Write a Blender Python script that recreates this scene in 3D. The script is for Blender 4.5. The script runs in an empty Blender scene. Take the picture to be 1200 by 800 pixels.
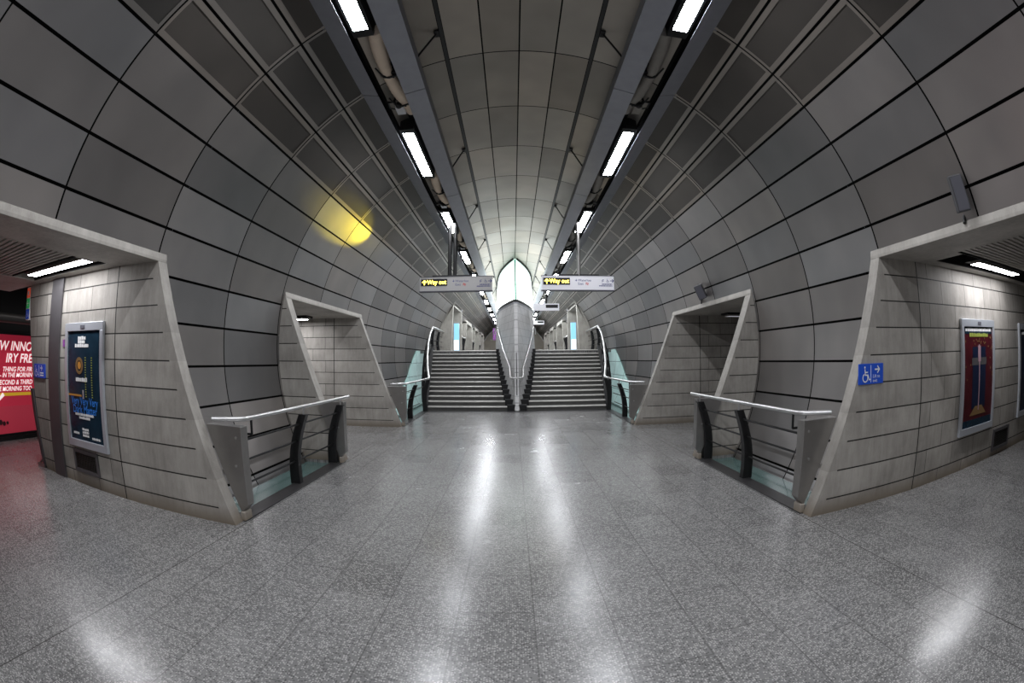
import bpy, math, random
from mathutils import Vector, Matrix
random.seed(7)
S = 4.2            # tunnel radius in metres; geometry is written in radii
ZF = 0.4665        # floor lies this far (in radii) under the tunnel axis
Z0 = -ZF           # floor level
ZU = Z0 + 14*0.03586   # upper floor level
R = math.radians
scn = bpy.context.scene
C = scn.collection

def V(p): return Vector((p[0]*S, p[1]*S, (p[2]+ZF)*S))

# ------------------------------------------------------------------ mesh builder
class MB:
    def __init__(s): s.v=[]; s.f=[]; s.m=[]; s.sm=[]; s.att=[]
    def add(s, vs, fs, mi=0, smooth=False, att=0.5):
        b=len(s.v); s.v += [V(p) for p in vs]
        for f in fs:
            s.f.append([b+i for i in f]); s.m.append(mi); s.sm.append(smooth); s.att.append(att)
        return s
    def box(s, x0,x1,y0,y1,z0,z1, mi=0, att=.5):
        if x0>x1: x0,x1=x1,x0
        if y0>y1: y0,y1=y1,y0
        vs=[(x,y,z) for z in (z0,z1) for y in (y0,y1) for x in (x0,x1)]
        return s.add(vs,[(0,2,3,1),(4,5,7,6),(0,1,5,4),(2,6,7,3),(0,4,6,2),(1,3,7,5)],mi,False,att)
    def hull2(s, a, b, mi=0, smooth=False):
        """prism between two matching polygon loops a and b"""
        n=len(a); vs=list(a)+list(b)
        fs=[tuple(range(n))[::-1], tuple(range(n,2*n))]
        fs+=[(i,(i+1)%n,n+(i+1)%n,n+i) for i in range(n)]
        return s.add(vs,fs,mi,smooth)
    def prism_y(s, poly, y0, y1, mi=0):   # poly in (x,z)
        return s.hull2([(x,y0,z) for x,z in poly],[(x,y1,z) for x,z in poly],mi)
    def prism_x(s, poly, x0, x1, mi=0, smooth=False):   # poly in (y,z)
        return s.hull2([(x0,y,z) for y,z in poly],[(x1,y,z) for y,z in poly],mi,smooth)
    def tube(s, pts, r, n=10, mi=0, smooth=True, flat=1.0):
        P=[Vector(p) for p in pts]; rings=[]
        up=None
        for i,p in enumerate(P):
            t=(P[min(i+1,len(P)-1)]-P[max(i-1,0)]).normalized()
            if up is None:
                up=Vector((0,0,1)) if abs(t.z)<.9 else Vector((1,0,0))
            a=(up-t*up.dot(t)).normalized(); bb=t.cross(a); up=a
            rr=r[i] if isinstance(r,(list,tuple)) else r
            k=1.0
            if 0<i<len(P)-1:
                c=(P[i]-P[i-1]).normalized().dot((P[i+1]-P[i]).normalized())
                k=1/max(.6,math.sqrt((1+c)/2))
            rings.append([p+(a*math.cos(2*math.pi*j/n)*flat+bb*math.sin(2*math.pi*j/n))*rr*k for j in range(n)])
        vs=[tuple(q) for ring in rings for q in ring]
        fs=[]
        for i in range(len(P)-1):
            for j in range(n):
                fs.append((i*n+j,i*n+(j+1)%n,(i+1)*n+(j+1)%n,(i+1)*n+j))
        s.add(vs,fs,mi,smooth)
        m=len(P)-1
        s.add([tuple(q) for q in rings[0]],[tuple(range(n))[::-1]],mi)
        s.add([tuple(q) for q in rings[m]],[tuple(range(n))],mi)
        return s

def wl(o): return o.get('_dummy') if False else WL.get(o.name, Vector((0,0,0)))
WL={}
def obj(name, mb, mats, parent=None, kind=None, bevel=0, bseg=2, origin=None):
    vs=mb.v
    if parent is not None: o0=WL[parent.name]
    elif origin is not None: o0=V(origin)
    else:
        xs=[v.x for v in vs]; ys=[v.y for v in vs]; zs=[v.z for v in vs]
        o0=Vector(((min(xs)+max(xs))/2,(min(ys)+max(ys))/2,min(zs)))
    me=bpy.data.meshes.new(name)
    me.from_pydata([tuple(v-o0) for v in vs],[],mb.f)
    if not isinstance(mats,(list,tuple)): mats=[mats]
    for m in mats: me.materials.append(m)
    me.polygons.foreach_set('material_index',mb.m)
    me.polygons.foreach_set('use_smooth',mb.sm)
    at=me.attributes.new('rnd','FLOAT','FACE'); at.data.foreach_set('value',mb.att)
    me.update(); me.validate()
    import bmesh
    bm=bmesh.new(); bm.from_mesh(me)
    bmesh.ops.recalc_face_normals(bm,faces=bm.faces[:]); bm.to_mesh(me); bm.free()
    o=bpy.data.objects.new(name,me); C.objects.link(o)
    WL[o.name]=o0
    if parent is not None: o.parent=parent
    else: o.location=o0
    if kind: o['kind']=kind
    if bevel:
        b=o.modifiers.new('bevel','BEVEL'); b.width=bevel; b.segments=bseg; b.limit_method='ANGLE'; b.angle_limit=R(40)
    return o
def tag(o,label,cat,group=None):
    o['label']=label; o['category']=cat
    if group: o['group']=group
    return o
def thing(name,label,cat,at,group=None):
    o=bpy.data.objects.new(name,None); C.objects.link(o); o.location=V(at); o.empty_display_size=.2
    WL[o.name]=V(at); return tag(o,label,cat,group)

# ------------------------------------------------------------------ shader helper
class E:
    nt=None
    def __init__(s,sock): s.s=sock
    @staticmethod
    def w(op,*a,clamp=False):
        n=E.nt.nodes.new('ShaderNodeMath'); n.operation=op; n.use_clamp=clamp
        for i,x in enumerate(a):
            if isinstance(x,E): E.nt.links.new(x.s,n.inputs[i])
            else: n.inputs[i].default_value=float(x)
        return E(n.outputs[0])
    def __add__(s,o): return E.w('ADD',s,o)
    __radd__=__add__
    def __sub__(s,o): return E.w('SUBTRACT',s,o)
    def __rsub__(s,o): return E.w('SUBTRACT',o,s)
    def __mul__(s,o): return E.w('MULTIPLY',s,o)
    __rmul__=__mul__
    def __truediv__(s,o): return E.w('DIVIDE',s,o)
    def lt(s,o): return E.w('LESS_THAN',s,o)
    def gt(s,o): return E.w('GREATER_THAN',s,o)
    def abs(s): return E.w('ABSOLUTE',s)
    def floor(s): return E.w('FLOOR',s)
    def frac(s): return E.w('FRACT',s)
    def max(s,o): return E.w('MAXIMUM',s,o)
    def min(s,o): return E.w('MINIMUM',s,o)
def band(e,per,ph,w):   # 1 within w of ph+k*per
    return ((((e-ph)/per+0.5).frac()-0.5).abs()*per).lt(w)
def mat(name):
    m=bpy.data.materials.new(name); m.use_nodes=True; nt=m.node_tree; E.nt=nt
    return m,nt,nt.nodes['Principled BSDF']
def pos(nt):
    g=nt.nodes.new('ShaderNodeNewGeometry'); x=nt.nodes.new('ShaderNodeSeparateXYZ')
    nt.links.new(g.outputs['Position'],x.inputs[0])
    return g.outputs['Position'],E(x.outputs[0])/S,E(x.outputs[1])/S,E(x.outputs[2])/S-ZF
def noise(nt,vec,scale,detail=4,rough=.55,stretch=None):
    if stretch:
        mp=nt.nodes.new('ShaderNodeMapping'); mp.inputs['Scale'].default_value=stretch
        nt.links.new(vec,mp.inputs[0]); vec=mp.outputs[0]
    n=nt.nodes.new('ShaderNodeTexNoise'); n.inputs['Scale'].default_value=scale
    n.inputs['Detail'].default_value=detail; n.inputs['Roughness'].default_value=rough
    nt.links.new(vec,n.inputs['Vector']); return E(n.outputs['Fac'])
def ramp(nt,e,stops):
    r=nt.nodes.new('ShaderNodeValToRGB'); nt.links.new(e.s,r.inputs[0])
    el=r.color_ramp.elements
    while len(el)<len(stops): el.new(.5)
    for i,(p,c) in enumerate(stops): el[i].position=p; el[i].color=(*c,1)
    return r.outputs[0]
def mix(nt,fac,a,b):
    n=nt.nodes.new('ShaderNodeMix'); n.data_type='RGBA'
    if isinstance(fac,E): nt.links.new(fac.s,n.inputs[0])
    else: n.inputs[0].default_value=fac
    for i,x in ((6,a),(7,b)):
        if isinstance(x,tuple): n.inputs[i].default_value=(*x,1)
        else: nt.links.new(x,n.inputs[i])
    return n.outputs[2]
def scalec(nt,col,e):
    n=nt.nodes.new('ShaderNodeVectorMath'); n.operation='SCALE'
    if isinstance(col,tuple): n.inputs[0].default_value=col
    else: nt.links.new(col,n.inputs[0])
    nt.links.new(e.s,n.inputs['Scale']); return n.outputs[0]
def bump(nt,b,e,st,dist=.01):
    n=nt.nodes.new('ShaderNodeBump'); n.inputs['Strength'].default_value=st; n.inputs['Distance'].default_value=dist
    nt.links.new(e.s,n.inputs['Height']); nt.links.new(n.outputs[0],b.inputs['Normal'])
def simple(name,col,rough=.5,metal=0,emit=None,es=0,spec=.5,var=.0):
    m,nt,b=mat(name)
    b.inputs['Roughness'].default_value=rough; b.inputs['Metallic'].default_value=metal
    b.inputs['Specular IOR Level'].default_value=spec
    p,x,y,z=pos(nt)
    if var:
        n=noise(nt,p,6,5)
        nt.links.new(scalec(nt,col,1-var+n*var*2),b.inputs['Base Color'])
    else: b.inputs['Base Color'].default_value=(*col,1)
    if emit: b.inputs['Emission Color'].default_value=(*emit,1); b.inputs['Emission Strength'].default_value=es
    return m
def attr(nt,name):
    a=nt.nodes.new('ShaderNodeAttribute'); a.attribute_name=name; return E(a.outputs['Fac'])

def panel_metal(name,col,metal,r0,r1,var=.35,blot=.25,bs=.04,warm=(1.08,.98,.9)):
    m,nt,b=mat(name)
    p,x,y,z=pos(nt); a=attr(nt,'rnd')
    n=noise(nt,p,.9,3,.5); n2=noise(nt,p,2,1,.5,(1,1,.3))
    f=(1-var/2+a*var)*(1-blot/2+n*blot)*(.9+n2*.2)
    warmc=tuple(c*w for c,w in zip(col,warm))
    cc=mix(nt,((a*7.3).frac()*.6+n*.5).min(1),col,warmc)
    nt.links.new(scalec(nt,cc,f),b.inputs['Base Color'])
    b.inputs['Metallic'].default_value=metal
    nt.links.new((r0+n*(r1-r0)+(a*3.7).frac()*.04).s,b.inputs['Roughness'])
    bump(nt,b,noise(nt,p,1.1,0,.5),bs,.2)
    return m
M={}
M['side']=panel_metal('brushed_cladding',(.34,.345,.355),.86,.31,.40,.50,.35,.04)
M['perf']=panel_metal('perforated_cladding',(.075,.072,.068),.5,.42,.55,.3,.6,.02)
M['pborder']=panel_metal('cladding_border',(.30,.29,.275),.8,.34,.42,.1,.3,.02)
M['crown']=panel_metal('crown_cladding',(.33,.315,.285),.70,.30,.46,.45,.6,.05)
M['joint']=simple('black_joint',(.006,.006,.006),.8,spec=.1)
M['channel']=simple('dark_channel',(.03,.03,.03),.45,.5)
M['black']=simple('black_steel',(.012,.012,.013),.45,.3)
M['trough']=simple('grey_painted_metal',(.33,.34,.375),.40,.35,var=.12)
M['steel']=simple('brushed_steel',(.62,.62,.62),.32,1)
M['plate']=simple('steel_plate',(.33,.32,.31),.36,.9,var=.15)
M['frame']=simple('poster_frame_aluminium',(.68,.72,.78),.35,.6,var=.05)
M['lamp']=simple('lamp_diffuser',(.9,.9,.95),.5,0,(.93,.95,1.0),75)
M['lamp2']=simple('lamp_diffuser_passage',(.9,.9,.95),.5,0,(.96,.96,1.0),36)
M['white']=simple('white_enamel',(.78,.78,.80),.35,var=.04)
M['signlit']=simple('sign_face_white',(.72,.72,.76),.35,emit=(.9,.9,1),es=.25)
M['signgrey']=simple('sign_face_grey',(.45,.44,.44),.35,emit=(.9,.9,.9),es=.05)
M['yellow']=simple('yellow_lit_letters',(.95,.8,.05),.5,emit=(1,.80,.10),es=7.0)
M['navy']=simple('navy_lettering',(.04,.05,.22),.5)
M['redink']=simple('red_ink',(.7,.05,.04),.5)
M['grime']=simple('dark_grey_ink',(.1,.1,.12),.5)
M['blue']=simple('sign_blue',(.01,.06,.42),.4,emit=(.02,.1,.6),es=.12)
M['whiteink']=simple('white_ink',(.85,.85,.85),.5)
M['poster']=simple('poster_dark_teal',(.012,.03,.05),.15,var=.5)
M['posterblue']=simple('poster_bright_blue',(.03,.22,.75),.3)
M['gold']=simple('poster_gold',(.20,.12,.05),.4)
M['orange']=simple('poster_orange',(.55,.25,.05),.4)
M['ygreen']=simple('poster_yellow_green',(.35,.4,.08),.4)
M['redposter']=simple('backlit_red',(.75,.03,.07),.35,emit=(.95,.05,.12),es=.13)
M['redlow']=simple('backlit_red_pale',(.62,.04,.07),.35,emit=(.95,.08,.15),es=.13)
M['wlit']=simple('backlit_white',(.85,.75,.75),.4,emit=(1,.85,.85),es=.7)
M['mustard']=simple('backlit_mustard',(.5,.3,.02),.4,emit=(.6,.36,.02),es=.5)
M['crimson']=simple('poster_crimson',(.062,.007,.012),.3,var=.7)
M['deepblue']=simple('poster_deep_blue',(.008,.014,.04),.3,var=.5)
M['posterglow']=simple('poster_pink_white',(.35,.22,.26),.4)
M['bluelit']=simple('blue_lit_glass',(.1,.4,.7),.2,emit=(.35,.68,.9),es=.9)
M['whitelit']=simple('white_lit_panel',(.9,.9,.9),.4,emit=(.95,.97,1),es=1.0)
M['purple']=simple('purple_print',(.25,.06,.3),.4,emit=(.3,.1,.35),es=.08)
M['green']=simple('green_mullion',(.01,.25,.13),.4,emit=(.02,.45,.25),es=.4)
M['signred']=simple('sign_red',(.55,.06,.03),.4,emit=(.7,.1,.05),es=.3)
M['signgreen']=simple('sign_green',(.02,.25,.08),.4,emit=(.03,.35,.1),es=.3)
M['cream']=simple('cream_duct',(.90,.74,.58),.6,var=.15)
M['greyduct']=simple('grey_duct',(.30,.28,.25),.6,var=.2)
M['vent']=simple('vent_dark',(.03,.028,.025),.5,.3)
M['strip']=simple('slate_cover_strip',(.10,.095,.10),.45,.3,var=.15)
M['dark']=simple('tunnel_dark',(.012,.012,.012),.8,spec=.2)
M['step']=simple('step_stone',(.12,.118,.11),.5,var=.3)
M['nosing']=simple('step_nosing',(.52,.51,.48),.38,.1,var=.2)
M['kerb']=simple('black_kerb',(.028,.027,.028),.4,var=.3)
M['sflank']=simple('slate_flank',(.06,.06,.065),.5)

def tealglass():
    m,nt,b=mat('teal_glass')
    p,x,y,z=pos(nt); n=noise(nt,p,2,3)
    c=mix(nt,n,(.10,.18,.172),(.16,.27,.26))
    l=band(y,.3955/1,.50,.003).max(band(z,.19,-.1,.002)*1)
    nt.links.new(scalec(nt,c,1-l*.6),b.inputs['Base Color'])
    b.inputs['Roughness'].default_value=.12
    b.inputs['Emission Color'].default_value=(.30,.52,.50,1); b.inputs['Emission Strength'].default_value=.05
    return m
M['teal']=tealglass()
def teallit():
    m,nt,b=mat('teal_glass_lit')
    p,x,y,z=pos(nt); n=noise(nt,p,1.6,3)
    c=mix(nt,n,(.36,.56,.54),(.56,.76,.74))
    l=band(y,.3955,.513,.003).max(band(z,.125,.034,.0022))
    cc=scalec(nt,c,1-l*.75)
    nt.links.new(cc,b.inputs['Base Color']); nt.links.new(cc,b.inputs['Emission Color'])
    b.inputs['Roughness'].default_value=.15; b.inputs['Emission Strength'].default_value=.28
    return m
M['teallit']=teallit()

def concrete(name,mode):
    """mode: 'course' portal walls in y planes, 'plain', 'trim'"""
    m,nt,b=mat(name)
    p,x,y,z=pos(nt)
    n=noise(nt,p,1.6,6,.6); n2=noise(nt,p,14,4,.7,(1,1,.18)); n3=noise(nt,p,70,3,.6)
    base=ramp(nt,n*.6+n2*.3+n3*.1,[(.30,(.215,.20,.178)),(.5,(.345,.325,.295)),(.70,(.46,.438,.40))])
    dirt=(((z+ZF)/.05).min(1)).max(0)           # darker, browner band by the floor
    base=mix(nt,dirt,(.20,.165,.125),base)
    if mode=='trim': base=scalec(nt,base,1.15+n*0)
    if mode=='course':
        ax=x.abs()
        xe=(z+ZF)*.3903+.711
        near=((y-1.717).abs()).lt(.004)
        inner=(ax-xe).gt(.032-near*.019)
        row=((z-.0085)/.0725).floor()
        far=ax.gt(1.1405)
        h=band(z,.0725,.0085,.0018)*inner
        g=((ax-1.1405).abs()).lt(.0022)
        odd=((row*.5).frac()).gt(.25)
        v=band(ax+odd*.088,.176,1.2017,.0013)*far
        ln=h.max(g)
        rnd=((row*12.9898+((ax+odd*.088-1.2017)/.176).floor()*78.233*far).abs()*.731).frac()
        base=scalec(nt,base,.90+rnd*.2)
        base=mix(nt,v*.85,base,(.05,.045,.04))
        # grey film that runs down under every joint
        below=(((z-.0085)/.0725).frac())
        base=scalec(nt,base,.93+below*(n2*.12))
        base=mix(nt,ln,base,(.012,.011,.010))
        bump(nt,b,n3*.15+n2*.2-ln*1.0,.35,.004)
    else: bump(nt,b,n3*.3+n2*.3,.25,.004)
    nt.links.new(base,b.inputs['Base Color']); b.inputs['Roughness'].default_value=.62
    b.inputs['Specular IOR Level'].default_value=.35
    return m
M['course']=concrete('coursed_concrete','course')
M['conc']=concrete('fair_faced_concrete','plain')
M['trim']=concrete('pale_concrete_edge','trim')

def keelmat():
    m,nt,b=mat('keel_tile')
    p,x,y,z=pos(nt)
    n=noise(nt,p,3,5,.6); n2=noise(nt,p,16,4,.6,(1,1,.3))
    base=ramp(nt,n*.7+n2*.3,[(.3,(.42,.42,.42)),(.7,(.60,.595,.59))])
    ln=band(z,.0725,.0085,.0016).max(band(y,.19,.02,.0035))
    base=mix(nt,ln*.65,base,(.10,.10,.10))
    nt.links.new(base,b.inputs['Base Color'])
    b.inputs['Roughness'].default_value=.36; b.inputs['Metallic'].default_value=.1
    return m
M['keel']=keelmat()
def glowglass():
    m,nt,b=mat('lit_frosted_glass')
    p,x,y,z=pos(nt); n=noise(nt,p,8,4,.6)
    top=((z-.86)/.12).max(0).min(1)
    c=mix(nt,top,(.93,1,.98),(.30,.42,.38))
    ln=band(y,.16,.02,.003)
    nt.links.new(scalec(nt,c,(.85+n*.25)*(1-ln*.35)),b.inputs['Emission Color'])
    b.inputs['Emission Strength'].default_value=2.8
    b.inputs['Base Color'].default_value=(.8,.9,.88,1); b.inputs['Roughness'].default_value=.2
    return m
M['glow']=glowglass()

def terrazzo():
    m,nt,b=mat('terrazzo')
    p,x,y,z=pos(nt)
    big=noise(nt,p,.45,4,.6); mid=noise(nt,p,3,4,.6)
    vo=nt.nodes.new('ShaderNodeTexVoronoi'); vo.voronoi_dimensions='2D'; vo.inputs['Scale'].default_value=66
    nt.links.new(p,vo.inputs['Vector'])
    sp=nt.nodes.new('ShaderNodeSeparateColor'); nt.links.new(vo.outputs['Color'],sp.inputs[0])
    r=E(sp.outputs[0]); d=E(vo.outputs['Distance'])
    chip=r.gt(.60)*(d.lt(.40)); chip2=r.lt(.22)*(d.lt(.42))
    fine=noise(nt,p,120,3,.7)
    # tiles
    cx=(x/.1205); col=cx.floor()
    ro=((col*.618+10).frac())
    ty=(y/.1415)+ro; row=ty.floor()
    rnd=((col*12.9898+row*78.233).abs()*.4373).frac()
    side=x.abs().gt(.70)
    jx=((cx+.5).frac()-.5).abs()*.1205
    jy=((ty+.5).frac()-.5).abs()*.1415
    rn2=((col*5.17+3.3).abs()*.77).frac()
    rn3=((row*7.77+col*3.1+1.3).abs()*.61).frac()
    jl=(jx.lt(.0014)*(rn2.gt(.25))).max(jy.lt(.0013)*rn3.gt(.25))
    dark=rnd.lt(.07)
    base=ramp(nt,big*.55+mid*.25+fine*.2,[(.32,(.135,.133,.132)),(.68,(.23,.228,.225))])
    base=scalec(nt,base,.93+rnd*.13-dark*.13)
    base=mix(nt,chip*.62,base,(.48,.47,.455))
    base=mix(nt,chip2*.6,base,(.04,.04,.04))
    # dark seam between hall and passages, pale joints in the hall
    bord=((x.abs()-.695).abs()).lt(.0014)
    pale=rn2.gt(.55)
    jc=mix(nt,pale,(.06,.06,.058),(.38,.375,.36))
    jm=jl*(1-side*.25)
    base=mix(nt,jm*.5,base,jc)
    base=mix(nt,bord*.8,base,(.04,.038,.035))
    nt.links.new(base,b.inputs['Base Color'])
    nt.links.new((.14+mid*.09+big*.09+rnd*.03).s,b.inputs['Roughness'])
    b.inputs['Specular IOR Level'].default_value=.62
    bump(nt,b,noise(nt,p,1.1,3)*.5,.10,.03)
    return m
M['floor']=terrazzo()

def lampbox(mb,x0,x1,y0,y1,z0,z1):
    n0=len(mb.f); mb.box(x0,x1,y0,y1,z0,z1,0); mb.m[n0]=1
    return mb
# ------------------------------------------------------------------ vault cladding
YS=.51307; SP=.39554; DA=.1256; A0=.79764
Y_BACK=-3; HEND=13.6
def pt(sd,t,y,r): return (sd*math.cos(t)*r, y, math.sin(t)*r)
def arc_panel(mb,sd,t0,t1,y0,y1,r=1.0,mi=0,att=.5,seg=4,depth=.012):
    ts=[t0+(t1-t0)*i/seg for i in range(seg+1)]
    vs=[];fs=[]
    for t in ts: vs+= [pt(sd,t,y0,r),pt(sd,t,y1,r)]
    for i in range(seg): fs.append((2*i,2*i+1,2*i+3,2*i+2))
    mb.add(vs,fs,mi,True,att)
ROWS=[]   # side rows: t range, style
for l in range(-2,11):
    ROWS.append((A0-DA*(l+1), A0-DA*l))
def cut(a,b,cuts):
    c=sorted({a,b}|{k for k in cuts if a<k<b}); return list(zip(c[:-1],c[1:]))
THOLE=math.asin(.222); TUP=math.asin(.655)
HOLES=[(.07,.945,-1,THOLE),(1.717,2.74,-1,THOLE)]
for k in range(4): HOLES.append((5.72+1.72*k,6.72+1.72*k,-1,TUP if k==0 else math.asin(.56)))
def side_wall(sd,name):
    mb=MB(); g=.0075; gy=.0055
    tmin=-math.asin(.48)
    for k in range(-9,34):
        ya,yb=YS+SP*k+gy/2,YS+SP*(k+1)-gy/2
        if yb>HEND: break
        for ri,(ta,tb) in enumerate(ROWS):
            ta2,tb2=ta+g/2,tb-g/2
            if tb2<tmin: continue
            ta2=max(ta2,tmin)
            a=random.random()
            HH=[H for H in HOLES if H[0]<yb and H[1]>ya and H[3]>ta2]
            for (p,q) in cut(ya,yb,[h for H in HH for h in H[:2]]):
                for (u,w) in cut(ta2,tb2,[H[3] for H in HH]):
                    ym=(p+q)/2; tm=(u+w)/2
                    if any(H[0]<ym<H[1] and tm<H[3] for H in HOLES): continue
                    if ri<=2:   # perforated panels with a pale border
                        bt=.0145; by=.010
                        arc_panel(mb,sd,u+bt,w-bt,p+by,q-by,1.0,1,a)
                        arc_panel(mb,sd,u,u+bt,p,q,.9985,2,a,1); arc_panel(mb,sd,w-bt,w,p,q,.9985,2,a,1)
                        arc_panel(mb,sd,u+bt,w-bt,p,p+by,.9985,2,a); arc_panel(mb,sd,u+bt,w-bt,q-by,q,.9985,2,a)
                    else:
                        arc_panel(mb,sd,u,w,p,q,1.0,0,a)
    # black backing
    ys=sorted({YS+SP*-9,HEND}|{h for H in HOLES for h in H[:2]})
    for p,q in zip(ys[:-1],ys[1:]):
        H=[H for H in HOLES if H[0]<(p+q)/2<H[1]]
        lo=H[0][3] if H else tmin
        arc_panel(mb,sd,lo,A0+2*DA,p,q,1.008,3,.5,24)
    return obj(name,mb,[M['side'],M['perf'],M['pborder'],M['joint']],kind='structure',origin=(sd*.9,2,Z0))
side_wall(-1,'wall_left'); side_wall(1,'wall_right')
# crown
mb=MB(); g=.0050
TC=math.pi/2
for k in range(-9,34):
    ya,yb=YS+SP*k+g/2,YS+SP*(k+1)-g/2
    if yb>HEND: break
    for l in range(-4,4):
        t0,t1=TC+DA*l,TC+DA*(l+1)
        e0=.008 if l==-2 or l==2 else g/2
        e1=.008 if l==-3 or l==1 else g/2
        arc_panel(mb,1,t0+e0,t1-e1,ya,yb,1.0,0,random.random())
arc_panel(mb,1,TC-.62,TC+.62,YS-9*SP,HEND,1.008,1,.5,24)
for sg in (-1,1):
    t=TC+sg*2*DA
    arc_panel(mb,1,t-.006,t+.006,YS-9*SP,HEND,.9975,2,.5,1)
obj('ceiling',mb,[M['crown'],M['joint'],M['channel']],kind='structure',origin=(0,2,.95))

# ------------------------------------------------------------------ floors
mb=MB()
def slab(x0,x1,y0,y1,z=Z0): mb.box(x0,x1,y0,y1,z-.03,z)
slab(-.70,.70,-3.05,3.64)
for sg in (-1,1):
    for y0,y1 in ((-3.05,-.55),(.07,.945),(1.717,2.74)):
        xo=2.75
        if sg<0 and y0>0 and y1<1: xo=2.45
        slab(sg*.70,sg*xo,y0,y1)
slab(-2.45,-1.84,.945,2.6)
slab(-2.45,-1.84,-1.2,.07)
obj('floor',mb,M['floor'],kind='structure',origin=(0,0,Z0-.03))
mb=MB(); slab(-1.0,1.0,4.7,HEND,ZU)
obj('floor.001',mb,M['floor'],kind='structure',origin=(0,8,ZU-.03))
mb=MB(); mb.box(-.70,.70,3.50,3.655,Z0,Z0+.001)
obj('trim_1',mb,M['kerb'],kind='structure')

# recesses: kerb, teal glass floor
n=2
for sg,sn in ((-1,'left'),(1,'right')):
    for (y0,y1,wh) in ((.945,1.717,'near'),(2.74,3.60,'far')):
        mb=MB(); mb.box(sg*.70,sg*.752,y0,y1,Z0-.02,Z0+.004)
        obj('trim_%d'%n,mb,M['kerb'],kind='structure',bevel=.004); n+=1
        mb=MB(); mb.box(sg*.752,sg*.905,y0,y1 if wh=='near' else 4.9,Z0-.03,Z0-.012)
        tag(obj('glass_floor_panel',mb,M['teal']),
            'teal glass floor panel behind the %s %s railing'%('nearer' if wh=='near' else 'stairside',sn),'glass floor')
# teal lit glass on the cladding beside the stairs
for sg,sn in ((-1,'left'),(1,'right')):
    mb=MB(); N=14
    zs=[.034-(.034+.47)*i/N for i in range(N+1)]
    vs=[];fs=[]
    for z in zs:
        yl=4.53-(.034-z)*2.05-max(0,-.2-z)*1.2
        r=.992; x=sg*math.sqrt(r*r-z*z)
        vs+=[(x,yl,z),(x,5.0,z)]
    for i in range(N): fs.append((2*i,2*i+1,2*i+3,2*i+2))
    mb.add(vs,fs,0,True)
    mb.add([(v[0]+sg*.004,v[1],v[2]) for v in vs],fs,0,True)
    tag(obj('glass_wall_panel',mb,M['teallit']),'teal glowing glass wall panel beside the %s stair flight'%sn,'glass panel')

# ------------------------------------------------------------------ concrete portals
def xe(z): return .711+(z+ZF)*.3903
ZT=.2
def cyl_x(z): return math.sqrt(max(0,1-z*z))
def portal_block(sg,y0,y1,xout,name,mat_='course',cyl=False):
    """concrete leaf in a y plane with the slanted hall edge; y0..y1 thick"""
    mb=MB()
    zt=ZT
    poly=[(sg*xe(Z0),Z0),(sg*xout[0],Z0),(sg*xout[1],zt),(sg*xe(zt),zt)]
    if mat_=='near' or mat_=='far':
        xm=1.1405; k=.017
        # the hall side of the wall is canted up to the groove, then runs straight
        lo=[(sg*xe(Z0),y0+k,Z0),(sg*xm,y0,Z0),(sg*xm,y0,zt),(sg*xe(zt),y0+k,zt)]
        hi=[(a,y1,c) for a,b,c in lo]
        mb.hull2(lo,hi)
        poly=[(sg*xm,Z0),(sg*xout[0],Z0),(sg*xout[1],zt),(sg*xm,zt)]
        mb.prism_y(poly,y0,y1,0)
        return obj(name,mb,M['course'],kind='structure')
    mb.prism_y(poly,y0,y1,0)
    return obj(name,mb,M['course'],kind='structure',bevel=.006)
def head(sg,y0,y1,name):
    mb=MB()
    # lintel that meets the cladding: pale sloping fascia
    prof=[(sg*xe(ZT),ZT),(sg*1.15,ZT),(sg*1.15,.26),(sg*1.0,.232),(sg*.9745,.2245),(sg*(xe(ZT)),ZT+.008)]
    mb.prism_y(prof,y0,y1,0)
    return obj(name,mb,M['trim'],kind='structure',bevel=.005)
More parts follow.
